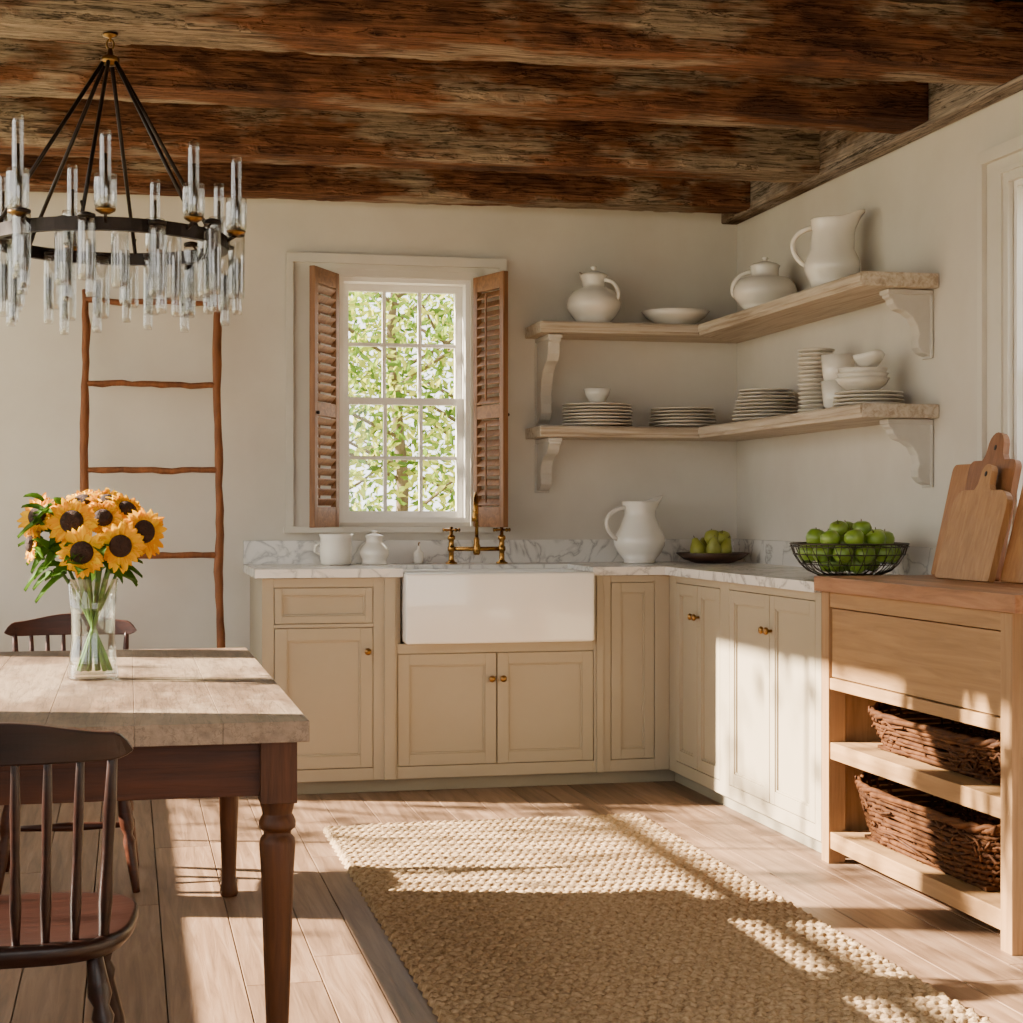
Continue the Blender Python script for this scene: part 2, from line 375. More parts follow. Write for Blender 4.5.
def face(mb,M,x0,x1,z0,z1,cols):
    c=x0
    for a,b,ops in cols:
        mb.box(c,a,0,.02,z0,z1,M_cab,M); zc=z0
        for o in ops:
            mb.box(a,b,.0002,.0198,zc,o[0],M_cab,M); zc=o[1]
            k=o[2]
            if k=='drawer': panel(mb,M,a,b,o[0],o[1],fr=.03)
            elif k=='door': panel(mb,M,a,b,o[0],o[1]); knob(mb,M,b-.025,o[1]-.1)
            elif k=='doorn': panel(mb,M,a,b,o[0],o[1],fr=.042)
            elif k=='door2':
                mm=(a+b)/2; panel(mb,M,a,mm,o[0],o[1],fr=.047); panel(mb,M,mm,b,o[0],o[1],fr=.047)
                kz=o[1]-(.11 if o[1]<.6 else .13)
                knob(mb,M,mm-.024,kz); knob(mb,M,mm+.024,kz)
        if zc<z1: mb.box(a,b,.0002,.0198,zc,z1,M_cab,M)
        c=b
    mb.box(c,x1,0,.02,z0,z1,M_cab,M)
cb=MB(); YFc=6.95; XFc=2.26; ZT=.888
M1=T(0,YFc,0)
face(cb,M1,.53,XFc,.055,ZT,[(.578,.985,[(.105,.685,'door'),(.70,.85,'drawer')]),(1.085,1.925,[(.105,.572,'door2'),(.612,ZT,'open')]),(2.0,2.195,[(.105,.86,'doorn')])])
cb.box(1.03,1.075,YFc-.012,YFc,.055,ZT,M_cab); cb.box(1.935,1.965,YFc-.012,YFc,.055,ZT,M_cab)
cb.box(.53,1.10,YFc+.02,YB-.002,.055,ZT,M_cab); cb.box(1.10,1.915,YFc+.02,YB-.002,.055,.60,M_cab); cb.box(1.915,XR-.002,YFc+.02,YB-.002,.055,ZT,M_cab)
cb.box(1.10,1.915,7.37,YB-.002,.6,ZT,M_cab)
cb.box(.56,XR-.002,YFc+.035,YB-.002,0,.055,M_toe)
cb.box(.535,.55,YFc+.001,YFc+.05,0,.055,M_cab)
M2=T(XFc,YFc,0)@R(-pi/2)
YE=5.315
face(cb,M2,.0,YFc-YE,.055,ZT,[(.09,.64,[(.105,.86,'door2')]),(.745,1.585,[(.105,.86,'door2')])])
cb.box(XFc+.02,XR-.002,YE,YFc+.02,.055,ZT,M_cab)
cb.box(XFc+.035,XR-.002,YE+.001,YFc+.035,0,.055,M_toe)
cb.obj('kitchen_base_cabinets',bevel=.0012,seg=1)
ct=MB(); z0,z1=.89,.925
ct.box(.50,1.104,YFc-.03,YB-.003,z0,z1,M_marble); ct.box(1.104,1.913,7.345,YB-.003,z0,z1,M_marble)
ct.box(1.913,XR-.003,YFc-.03,YB-.003,z0,z1,M_marble); ct.box(XFc-.028,XR-.003,5.31,YFc-.03,z0,z1,M_marble)
ct.box(.50,XR-.003,YB-.025,YB-.0025,z1,z1+.105,M_marble); ct.box(XR-.025,XR-.0025,5.312,YB-.025,z1,z1+.105,M_marble)
ct.obj('marble_countertop')
# sink
bm=bmesh.new(); bmesh.ops.create_cube(bm,size=1)
for v in bm.verts:
    v.co.x=1.1085+(v.co.x+.5)*(1.909-1.1085); v.co.y=6.872+(v.co.y+.5)*(7.341-6.872); v.co.z=.615+(v.co.z+.5)*(.908-.615)
top=[f for f in bm.faces if f.normal.z>.9]
bmesh.ops.inset_region(bm,faces=top,thickness=.035)
top=[f for f in bm.faces if f.normal.z>.9 and f.calc_center_median().z>.9 and max(v.co.x for v in f.verts)<1.9 and min(v.co.x for v in f.verts)>1.12]
r=bmesh.ops.extrude_discrete_faces(bm,faces=top)
for f in r['faces']:
    for v in f.verts: v.co.z-=.22
me=bpy.data.meshes.new('farmhouse_sink'); bm.to_mesh(me); bm.free(); me.materials.append(M_sink)
so=bpy.data.objects.new('farmhouse_sink',me); sc.collection.objects.link(so)
b=so.modifiers.new('b','BEVEL'); b.width=.012; b.segments=4
for p in me.polygons: p.use_smooth=True
# faucet
fa=MB(); fx,fy,fz=1.521,7.45,.926
for s in (-1,1):
    X=fx+s*.115
    fa.lathe([(0,0),(.027,0),(.027,.006),(.016,.012),(.012,.02),(.012,.055),(.017,.06),(.017,.075),(.012,.082),(.012,.105),(.018,.112),(.016,.125),(.008,.13),(.008,.165),(0,.167)],M_brass,c=(X,fy,fz),n=20)
    for a in (0,pi/2):
        dx,dy=math.cos(a+.35)*.042,math.sin(a+.35)*.042
        fa.tube([(X-dx,fy-dy,fz+.152),(X-dx*.8,fy-dy*.8,fz+.152),(X,fy,fz+.152),(X+dx*.8,fy+dy*.8,fz+.152),(X+dx,fy+dy,fz+.152)],[.009,.006,.005,.006,.009],M_brass,n=10)
fa.tube([(fx-.115,fy,fz+.067),(fx+.115,fy,fz+.067)],.010,M_brass,n=14)
fa.lathe([(0,-.02),(.012,-.02),(.017,-.01),(.017,.02),(.013,.03),(.013,.05),(.009,.06)],M_brass,c=(fx,fy,fz+.06),n=20)
pts=[(fx,fy,fz+.1),(fx,fy,fz+.24)]
for k in range(1,13):
    a=pi*k/12; pts.append((fx+.25*(-.075+.075*math.cos(a)),fy-.072+.072*math.cos(a),fz+.24+.075*math.sin(a)))
pts.append((fx-.0375,fy-.144,fz+.21))
fa.tube(pts,.0085,M_brass,n=14); fa.lathe([(.009,.02),(.013,.0),(.013,-.02),(0,-.02)],M_brass,c=(fx-.0375,fy-.144,fz+.21),n=16)
fa.obj('bridge_faucet')
# ---------------------------------------------------------------- island
isl=MB(); ix0=2.25; ix1=2.81; iy1=5.29; iy0=4.04; p=.06
for (yy) in (iy1-p,iy0):
    isl.box(ix0,ix0+p,yy,yy+p,0,.895,M_isz); isl.box(ix1-p,ix1,yy,yy+p,0,.895,M_isz)
isl.box(ix0+.004,ix0+.03,iy0+p,iy1-p,.845,.895,M_isy)
isl.box(ix0+.004,ix0+.03,iy0+p,iy1-p,.575,.612,M_isy)
isl.box(ix0+.010,ix0+.03,iy0+p+.004,iy1-p-.004,.616,.841,M_isy)
isl.box(ix0+.03,ix1-.02,iy0+p,iy1-p,.578,.595,M_isy)
for a,b in ((.345,.40),(.05,.105)): isl.box(ix0+.006,ix1-.02,iy0+p,iy1-p,a,b,M_isy)
isl.box(ix0+p,ix1-p,iy1-.02,iy1-.004,.05,.895,M_isz); isl.box(ix0+p,ix1-p,iy0+.004,iy0+.02,.05,.895,M_isz)
for k in range(8):
    w=(iy1-iy0-.13)/8; a=iy0+.065+k*w; isl.box(ix1-.018,ix1-.002,a+.001,a+w-.001,.05,.895,M_isz)
w=.0745
for k in range(8):
    a=ix0-.02+k*w; isl.box(a,a+w-.0004 if k<7 else XR-.003,iy0-.05,iy1+.016,.897,.945,M_block)
isl.obj('kitchen_island_cabinet',bevel=.002)
# wicker baskets
def wicker(name,cx,cy,cz,lx,ly,h,seed,rows=11,rad=.0075):
    rnd=random.Random(seed); mb=MB(); n=92
    def per(t,s,z,off=0):
        a=2*pi*t; c,sn=math.cos(a),math.sin(a); e=.42
        x=math.copysign(abs(c)**e,c)*(lx/2)*s; y=math.copysign(abs(sn)**e,sn)*(ly/2)*s
        l=math.hypot(x,y); return (cx+x*(1+off/l),cy+y*(1+off/l),cz+z)
    st=46
    def flare(f): return .86+.14*f
    def zz(t,f):
        return f*h*(1+.12*abs(math.sin(2*pi*t))**6)
    for r in range(rows):
        f=(r+.5)/rows; pts=[]
        for k in range(n):
            t=k/n; off=.006*math.cos(pi*(k+ r)) 
            pts.append(per(t,flare(f),rad+zz(t,f)*.95+rnd.uniform(-.003,.003),off))
        mb.tube(pts,rad*rnd.uniform(.8,1.05),M_wick,n=6,closed=True)
    for k in range(st):
        t=k/st; mb.tube([per(t,flare(f)*.995,.006+zz(t,f)) for f in (0,.33,.66,1)],.005,M_wick,n=5)
    for q in range(2):
        pts=[]
        for k in range(n):
            t=k/n; a=k*.9+q*pi
            pts.append(per(t,1.0,zz(t,1)+.006*math.sin(a),.006*math.cos(a)))
        mb.tube(pts,.009,M_wick,n=6,closed=True)
    for k in range(60):
        t=rnd.random(); f=rnd.uniform(.25,1); dt=rnd.uniform(.02,.05)
        mb.tube([per(t+dt*i/3,flare(f),zz(t,f)+rnd.uniform(-.010,.010)*i,.007+.003*i) for i in range(4)],.0045,M_wick,n=5)
    mb.box(cx-lx*.41,cx+lx*.41,cy-ly*.41,cy+ly*.41,cz+.002,cz+.012,M_wick)
    for sgn in (-1,1):
        pts=[]
        for k in range(11):
            a=pi*k/10; pts.append((cx+.09*math.cos(a),cy+sgn*(ly/2-.005),cz+h*1.1+.05*math.sin(a)))
        mb.tube(pts,.009,M_wick,n=8)
    mb.obj(name)
wicker('wicker_basket',2.52,4.68,.402,.44,.90,.115,1,rows=8)
wicker('wicker_basket.001',2.51,4.70,.107,.47,.97,.175,2,rows=10)
# ---------------------------------------------------------------- shelves
XS=2.527; YS=7.34; XSL=1.79; YSE=5.58
for nm,a,b in (('open_wall_shelf',1.493,1.543),('open_wall_shelf.001',1.958,2.01)):
    mb=MB()
    def pz(poly,m):
        n=len(poly); vs=[(x,y,a) for x,y in poly]+[(x,y,b) for x,y in poly]
        mb.add(vs,[tuple(range(n-1,-1,-1)),tuple(range(n,2*n))]+[(i,(i+1)%n,n+(i+1)%n,n+i) for i in range(n)],m)
    pz([(XSL,YS),(XS,YS),(XR-.002,YB-.002),(XSL,YB-.002)],M_shelfx)
    pz([(XS+.0005,YS),(XS+.0005,YSE),(XR-.002,YSE),(XR-.002,YB-.003)],M_shelfy)
    mb.box(XSL-.006,XS,YS-.008,YS-.0005,a+.014,b-.006,M_shelfx); mb.box(XS-.008,XS,YSE,YS-.008,a+.014,b-.006,M_shelfy)
    mb.obj(nm,bevel=.004)
def corbel(name,M,w,h,t):
    P=[(0,0),(w,0),(w,-.028)]
    c=[(w*.93,-.035),(w*.90,-h*.22),(w*.80,-h*.30),(w*.62,-h*.34),(w*.46,-h*.42),(w*.36,-h*.54),(w*.31,-h*.68),(w*.35,-h*.78),(w*.34,-h*.88),(w*.24,-h*.96),(w*.1,-h),(0,-h)]
    mb=MB(); mb.prism(P+c,-t/2,t/2,M_brk,M); 
    mb.prism([(0,0),(w+.008,0),(w+.008,-.018),(0,-.018)],-t/2-.006,t/2+.006,M_brk,M)
    mb.prism([(0,-.02),(.012,-.02),(.012,-h-.01),(0,-h-.01)],-t/2-.008,t/2+.008,M_brk,M)
    mb.obj(name,bevel=.004)
Mr=lambda y,z: T(XR-.0015,y,z)@R(pi)
Mb=lambda x,z: T(x,YB-.0015,z)@R(-pi/2)
corbel('shelf_bracket',Mr(5.66,1.956),.17,.235,.06)
corbel('shelf_bracket.001',Mr(5.66,1.491),.17,.235,.06)
corbel('shelf_bracket.002',Mb(1.87,1.956),.25,.39,.055)
corbel('shelf_bracket.003',Mb(1.87,1.491),.25,.235,.055)
# ---------------------------------------------------------------- crockery
def pitcher(name,x,y,z,h,r,ang,foot=.55,neck=.55,lip=.66,lid=False,handle=True,belly=.38,spout=.45,hs=1.0,hz=(.9,.38)):
    mb=MB()
    P=[(0,.002),(foot*r,.0),(foot*r*1.03,.012*h/.28),(foot*.98*r,.04*h),(r*.82,belly*h*.45),(r*.97,belly*h*.78),(r,belly*h),(r*.95,belly*h*1.25),(r*.78,belly*h*1.6),(neck*r*1.05,h*.76),(neck*r,h*.83),(lip*r*.95,h*.94),(lip*r,h*.985),(lip*r*.98,h),(lip*r*.88,h*.99),(neck*r*.85,h*.83),(neck*r*.8,h*.7),(0,h*.6)]
    def fn(X,Y,Z,a):
        if spout and Z>h*.7:
            d=(max(0,math.cos(a-ang))**5); k=min(1,(Z-h*.7)/(h*.3))**1.4
            f=1+spout*d*k; return X*f,Y*f,Z+.10*h*d*k
        return X,Y,Z
    mb.lathe(P,M_china,c=(x,y,z),n=48,fn=fn)
    if handle:
        dx,dy=-math.cos(ang),-math.sin(ang); pts=[]
        rt=lip*r*.9; rb=r*.93
        for k in range(13):
            t=k/12; zz=z+h*(hz[0]+(hz[1]-hz[0])*t)+math.sin(pi*t)*h*.07*(1-t)*1.5
            rr=rt+(rb-rt)*t+math.sin(pi*t)**.8*r*.62*hs
            pts.append((x+dx*rr,y+dy*rr,zz))
        mb.tube(pts,[.010]*13 if h>.2 else [.006]*13,M_china,n=12)
    if lid:
        mb.lathe([(lip*r*1.04,h*.985),(lip*r*1.05,h*1.0),(lip*r*.8,h*1.05),(lip*r*.35,h*1.09),(.010,h*1.1),(.008,h*1.13),(.016,h*1.16),(.012,h*1.19),(0,h*1.2)],M_china,c=(x,y,z),n=32)
    return mb.obj(name)
pitcher('ceramic_pitcher',2.265,7.40,.926,.28,.118,RD(10),foot=.6,neck=.58,lip=.68,belly=.36)
pitcher('ceramic_pitcher.001',2.67,6.17,2.011,.285,.108,RD(-35),foot=.78,neck=.72,lip=.80,belly=.36,spout=.5)
pitcher('lidded_ceramic_jug',2.075,7.49,2.011,.225,.126,RD(140),foot=.6,neck=.40,lip=.48,lid=True,spout=.2,belly=.42,hs=.35,hz=(.9,.5))
pitcher('ceramic_teapot',2.675,6.90,2.011,.205,.138,RD(-30),foot=.6,neck=.42,lip=.46,lid=True,spout=.0,belly=.46,hs=.45)
pitcher('ceramic_sugar_jar',1.06,7.45,.926,.125,.066,RD(0),foot=.85,neck=.55,lip=.6,lid=True,handle=False,spout=0,belly=.42)
def bowl_prof(r,h,t=.005): return [(0,.003),(r*.42,0),(r*.45,.006),(r*.62,h*.25),(r*.86,h*.62),(r,h),(r-t,h),(r*.83,h*.64),(r*.58,h*.3),(0,h*.14)]
mb=MB(); mb.lathe(bowl_prof(.158,.07),M_china,c=(2.465,7.488,2.011),n=40); mb.obj('serving_bowl')
mb=MB(); mb.lathe([(0,.002),(.060,0),(.068,.01),(.073,.065),(.068,.115),(.077,.135),(.073,.136),(.063,.115),(.060,.02),(0,.015)],M_china,c=(.89,7.44,.926),n=36); mb.tube([(.82,7.44,1.02),(.80,7.44,1.01),(.798,7.44,.985),(.822,7.44,.97)],.006,M_china); mb.obj('ceramic_crock')
mb=MB(); mb.lathe([(0,.0),(.022,0),(.022,.05),(.012,.06),(.008,.065),(.008,.08),(0,.08)],M_china,c=(1.27,7.52,.926),n=24); mb.tube([(1.27,7.52,1.0),(1.27,7.52,1.02),(1.27,7.49,1.02)],.003,M_brass); mb.obj('soap_dispenser')
def plates(mb,x,y,z,r,n,dz=.011,var=.0,rnd=random.Random(3)):
    for i in range(n):
        rr=r*(1-var*i/n)+rnd.uniform(-.002,.002); ox,oy=rnd.uniform(-.002,.002),rnd.uniform(-.002,.002)
        mb.lathe([(0,.001),(rr*.58,0),(rr*.6,.003),(rr*.72,.005),(rr*.99,.0095),(rr,.011),(rr*.99,.0135),(rr*.95,.0135),(rr*.7,.008),(0,.005)],M_plate,c=(x+ox,y+oy,z+i*dz),n=40)
    return z+n*dz+.002
mb=MB(); t=plates(mb,2.09,7.486,1.544,.161,7,dz=.0150); mb.obj('dinner_plate_stack')
mb=MB(); mb.lathe(bowl_prof(.062,.075),M_china,c=(2.09,7.488,t-.006),n=32); mb.obj('small_bowl')
mb=MB(); plates(mb,2.50,7.486,1.544,.160,6,var=.12,dz=.0155); mb.obj('dinner_plate_stack.001')
mb=MB(); plates(mb,2.672,6.88,1.544,.148,9,var=.25,dz=.0155); mb.obj('dinner_plate_stack.002')
mb=MB()
for i in range(15): mb.lathe([(0,0),(.045,0),(.070,.016),(.074,.019),(.070,.022),(.04,.006),(0,.005)],M_plate,c=(2.67+random.uniform(-.002,.002),6.33,1.544+i*.0170),n=32)
mb.obj('saucer_stack')
mb=MB(); t=plates(mb,2.67,5.84,1.544,.128,4,dz=.014)
mb.obj('side_plate_stack')
mb=MB()
for i in range(3): mb.lathe(bowl_prof(.10-.004*i,.055),M_plate,c=(2.655,5.86,t-.004+i*.018),n=32)
mb.obj('bowl_stack')
mb=MB()
for q in (0,.10): mb.lathe([(0,0),(.036,0),(.056,.02),(.066,.115),(.062,.115),(.050,.02),(0,.012)],M_china,c=(2.66,6.09,1.544+q),n=28)
mb.obj('ceramic_cup_stack')
mb=MB(); mb.lathe(bowl_prof(.06,.05),M_china,c=(2.68,5.86,t+.088),n=28,fn=lambda X,Y,Z,a:(X,Y*(1+.35*max(0,-math.sin(a))**4),Z+.012*max(0,-math.sin(a))**4)); mb.obj('ceramic_gravy_boat')
# fruit
mb=MB(); mb.lathe([(0,.002),(.08,0),(.13,.016),(.168,.045),(.163,.047),(.12,.024),(0,.012)],M_bowlw,c=(2.60,7.36,.926),n=40); mb.obj('wooden_fruit_bowl')
def apple(mb,x,y,z,r,m,pear=False):
    M=T(x,y,z)@R(random.uniform(0,6),'Z')@R(random.uniform(-.6,.6),'X')
    if pear: P=[(0,-r*.9),(r*.5,-r*.88),(r*.92,-r*.4),(r,0),(r*.8,r*.6),(r*.5,r*1.1),(r*.36,r*1.45),(0,r*1.6)]
    else: P=[(0,-r*.72),(r*.3,-r*.86),(r*.7,-r*.72),(r*.97,-r*.2),(r*1.0,r*.2),(r*.82,r*.66),(r*.45,r*.86),(r*.18,r*.78),(0,r*.6)]
    mb.lathe(P,m,n=20,M=M); mb.tube([M@Vector((0,0,r*(1.5 if pear else .6))),M@Vector((.003,0,r*(1.85 if pear else 1.1)))],.0018,M_bark,n=5)
mb=MB()
for (a,b,c) in ((-.07,0,.058),(.03,-.07,.058),(.06,.05,.058),(-.03,.075,.058),(0,0,.115),(-.02,-.075,.062),(.045,-.01,.11)): apple(mb,2.60+a,7.36+b,.926+c,.038,M_pear,c<.1)
mb.obj('green_pears')
wx,wy,wz=2.54,5.72,.926
mb=MB()
def circ(r,z,n=48,wob=0): return [(wx+r*math.cos(2*pi*k/n),wy+r*math.sin(2*pi*k/n),z+wob*math.sin(2*pi*k/n*12)) for k in range(n)]
mb.tube(circ(.21,wz+.118),.0035,M_wire,n=8,closed=True); mb.tube(circ(.212,wz+.108),.002,M_wire,n=6,closed=True)
mb.tube(circ(.11,wz+.004),.003,M_wire,n=8,closed=True); mb.tube(circ(.175,wz+.045),.002,M_wire,n=6,closed=True); mb.tube(circ(.20,wz+.08),.002,M_wire,n=6,closed=True)
for k in range(28):
    a=2*pi*k/28; mb.tube([(wx+r*math.cos(a+tw),wy+r*math.sin(a+tw),wz+z) for r,z,tw in ((.0,.004,0),(.11,.004,0),(.15,.022,.03),(.175,.045,.06),(.198,.08,.1),(.21,.118,.14))],.0016,M_wire,n=5)
    mb.tube([(wx+r*math.cos(a+tw),wy+r*math.sin(a+tw),wz+z) for r,z,tw in ((.11,.004,0),(.15,.022,-.05),(.175,.045,-.1),(.198,.08,-.16),(.21,.118,-.22))],.0014,M_wire,n=5)
mb.obj('wire_fruit_basket')
mb=MB()
for nn,rr,zz in ((12,.150,.085),(6,.075,.05),(1,0,.05),(9,.125,.135),(5,.06,.12),(3,.048,.165)):
    o=random.random()*6
    for k in range(nn):
        a=o+2*pi*k/nn; apple(mb,wx+rr*math.cos(a),wy+rr*math.sin(a),wz+zz+random.uniform(-.004,.004),.036,M_apple)
mb.obj('green_apples')
# cutting boards
def board(name,yc,xb,lean,w,h,t,m,hw=.0,hl=.0,r=.03,yaw=0,roll=0):
    pts=[]
    def arc(cx,cz,rr,a0,a1,n=6):
        for k in range(n+1):
            a=RD(a0+(a1-a0)*k/n); pts.append((cx+rr*math.cos(a),cz+rr*math.sin(a)))
    arc(-w/2+.01,.01,.01,180,270,3); arc(w/2-.01,.01,.01,270,360,3)
    if hl:
        arc(w/2-r,h-r,r,0,90); pts.append((hw/2+.02,h)); pts.append((hw/2+.004,h+.02))
        arc(0,h+hl-hw/2,hw/2,0,180,10); pts.append((-hw/2-.004,h+.02)); pts.append((-hw/2-.02,h)); arc(-w/2+r,h-r,r,90,180)
    else: arc(w/2-r,h-r,r,0,90); arc(-w/2+r,h-r,r,90,180)
    mb=MB(); M=T(xb,yc,.9475)@R(-pi/2+yaw)@R(lean,'X')
    mb.prism(pts,0,t,m,M)
    if hl: mb.lathe([(.009,0),(.009,.0006),(0,.0006)],M_iron,n=14,M=M@T(0,-.0004,h+hl-hw/2)@R(pi/2,'X'))
    mb.obj(name,bevel=.003)
board('cutting_board',5.13,2.63,RD(-13),.27,.38,.02,M_board1,r=.025)
board('cutting_board.001',4.88,2.54,RD(-15),.35,.29,.022,M_board3,hw=.065,hl=.085,r=.06)
board('cutting_board.002',4.93,2.60,RD(-12),.30,.385,.022,M_board2,hw=.10,hl=.09,r=.03)
board('cutting_board.003',4.54,2.585,RD(-15),.36,.40,.02,M_board1,r=.03)
# ---------------------------------------------------------------- rug
rx0,rx1,ry0,ry1=.69,1.896,3.25,6.18
nx,ny=290,700
xs=np.linspace(0,1,nx); ys=np.linspace(0,1,ny)
X,Y=np.meshgrid(rx0+(rx1-rx0)*xs, ry0+(ry1-ry0)*ys)
wav=.006*np.sin(X*7+Y*2)+.003*np.sin(X*23+Y*9)
row=(Y+wav)/.036; ri=np.floor(row); rf=row-ri
kx=X/.030+ (ri%2)*.5+ .7*(rf-.5)*np.where(ri%2==0,1,-1)
kf=kx-np.floor(kx)
rng=np.random.RandomState(1)
hgt=np.sqrt(np.clip(1-(2*rf-1)**2,0,1))*(.40+.60*np.sqrt(np.clip(1-(2*kf-1)**2,0,1)))*.016
hgt+=rng.rand(ny,nx)*.0025
edge=np.minimum(np.minimum(X-rx0,rx1-X),np.minimum(Y-ry0,ry1-Y)); e=np.clip(edge/.008,0,1)
Z=.003+hgt*e; Z[edge<=1e-6]=.0008
X2=X+(.004*np.sin(Y*92))*(1-np.clip(edge/.05,0,1))
co=np.stack([X2,Y,Z],-1).reshape(-1,3)
idx=np.arange(nx*ny).reshape(ny,nx)
fc=np.stack([idx[:-1,:-1],idx[:-1,1:],idx[1:,1:],idx[1:,:-1]],-1).reshape(-1,4)
me=bpy.data.meshes.new('jute_rug'); me.from_pydata(co.tolist(),[],fc.tolist()); me.materials.append(M_jute)
me.polygons.foreach_set('use_smooth',[True]*len(fc)); me.update()
o=bpy.data.objects.new('jute_rug',me); sc.collection.objects.link(o)
# ---------------------------------------------------------------- table
tb=MB(); tx0,tx1,ty0,ty1=-.50,.354,3.40,5.28
n=5; w=(tx1-tx0)/n
for k in range(n): tb.box(tx0+k*w+.0002,tx0+(k+1)*w-.0002,ty0,ty1,.70,.742,M_ttop)
IN=.057
tb.box(tx0+.07,tx1-.07,ty0+.065,ty0+.09,.585,.699,M_tred); tb.box(tx0+.07,tx1-.07,ty1-.09,ty1-.065,.585,.699,M_tred)
tb.box(tx1-IN-.025,tx1-IN+.01,ty0+.07,ty1-.07,.585,.699,M_tred); tb.box(tx0+IN-.01,tx0+IN+.025,ty0+.07,ty1-.07,.585,.699,M_tred)
for X_ in (tx0+IN,tx1-IN):
    for Y_ in (ty0+.085,ty1-.085):
        tb.box(X_-.037,X_+.037,Y_-.037,Y_+.037,.57,.6985,M_tleg)
        tb.lathe([(0,0),(.024,0),(.028,.010),(.026,.028),(.021,.045),(.022,.09),(.028,.25),(.033,.42),(.037,.485),(.035,.495),(.028,.503),(.028,.510),(.037,.517),(.038,.527),(.034,.538),(.030,.545),(.036,.57)],M_tleg,c=(X_,Y_,0),n=28)
tb.obj('dining_table',bevel=.0012)
# ---------------------------------------------------------------- chairs
def chair(name,x,y,ang,m):
    M=T(x,y,0)@R(ang); mb=MB()
    def S(t,s,z):
        a=2*pi*t; c,sn=math.cos(a),math.sin(a); e=.62
        X=math.copysign(abs(c)**e,c)*.215*s; Y=math.copysign(abs(sn)**e,sn)*.205*s
        X*=1+.08*(Y/.2); return (X,Y,z)
    n=48; vs=[];prof=[(.02,.452),(.5,.453),(.85,.460),(.97,.462),(1,.455),(1,.442),(.93,.425),(.02,.425)]
    for s,z in prof: vs+=[S(k/n,s,z) for k in range(n)]
    fs=[(j*n+k,j*n+(k+1)%n,(j+1)*n+(k+1)%n,(j+1)*n+k) for j in range(len(prof)-1) for k in range(n)]
    fs+=[tuple(range(n)),tuple((len(prof)-1)*n+k for k in range(n))]
    mb.add(vs,fs,m,True,M)
    feet={}
    for sx in (-1,1):
        for sy in (-1,1):
            a=Vector((sx*.145,sy*.13,.43)); b=Vector((sx*.205,sy*.20,0)); feet[(sx,sy)]=(a,b)
            tt=[0,.08,.16,.2,.24,.28,.45,.55,.6,.64,.7,.85,1]; rr=[.013,.016,.02,.013,.019,.014,.022,.021,.013,.019,.017,.015,.011]
            mb.tube([a.lerp(b,t) for t in tt],rr,m,n=14,M=M)
    st=[]
    for sx in (-1,1):
        p=feet[(sx,-1)]; q=feet[(sx,1)]; a=p[0].lerp(p[1],.6); b=q[0].lerp(q[1],.6); st.append((a+b)/2)
        mb.tube([a.lerp(b,t) for t in (0,.25,.5,.75,1)],[.008,.011,.015,.011,.008],m,n=10,M=M)
    mb.tube([st[0].lerp(st[1],t) for t in (0,.25,.5,.75,1)],[.008,.011,.015,.011,.008],m,n=10,M=M)
    N=8
    def back(u,z):
        rake=(z-.45)*.16
        return (u*(.160+(z-.45)*.05),-.178-rake+.035*u*u,z)
    for k in range(N):
        u=-1+2*k/(N-1); thick=1.25 if k in(0,N-1) else 1
        zz=[.45,.52,.6,.68,.775]
        mb.tube([back(u,z) for z in zz],[r*thick for r in (.0065,.0095,.0075,.0085,.006)],m,n=10,M=M)
    n=40; vs=[]
    for k in range(n+1):
        u=-1.18+2.36*k/n; x_,y_,_=back(u,.78); au=abs(u)/1.18
        top=.815+.012*math.cos(u*pi*.9)-.030*max(0,(au-.84)/.16)**2 ; bot=.758+.012*max(0,(au-.84)/.16)**2
        vs+=[(x_,y_-.011,bot),(x_,y_+.011,bot),(x_,y_+.011-.004,top),(x_,y_-.011-.006,top)]
    fs=[(k*4+i,k*4+(i+1)%4,(k+1)*4+(i+1)%4,(k+1)*4+i) for k in range(n) for i in range(4)]+[(0,1,2,3),(n*4,n*4+1,n*4+2,n*4+3)]
    mb.add(vs,fs,m,False,M)
    mb.obj(name,bevel=.003)
chair('windsor_dining_chair',-.20,3.03,0,M_chd)
chair('windsor_dining_chair.001',-.18,5.50,pi,M_chr)
# ---------------------------------------------------------------- ladder
mb=MB()
def lp(xx,z,amp=.008,s=0): 
    return (xx+amp*noise.noise(Vector((s,z*3,0)))+amp*.4*noise.noise(Vector((s,z*13,3))),7.25+.34*z/2.12+amp*.5*noise.noise(Vector((s+9,z*3,0))),z)
for xx,s in ((-.178,1.3),(.383,7.7)):
    zs=[i*2.12/40 for i in range(41)]
    mb.tube([lp(xx,z,.014,s) for z in zs],[.017+.006*noise.noise(Vector((s,z*9,5))) for z in zs],M_ladder,n=10)
for i,z in enumerate((.22,.55,.97,1.335,1.71,2.075)):
    a=Vector(lp(-.178,z,.012,1.3)); b=Vector(lp(.383,z+random.uniform(-.006,.006),.012,7.7))
    P=[a.lerp(b,-.02+1.04*k/14)+Vector((0,0,.012*noise.noise(Vector((k*.4,i*5,0))))) for k in range(15)]
    mb.tube(P,[.013+.004*noise.noise(Vector((k*.7,i*3,1))) for k in range(15)],M_ladder,n=10)
mb.obj('rustic_wood_ladder')
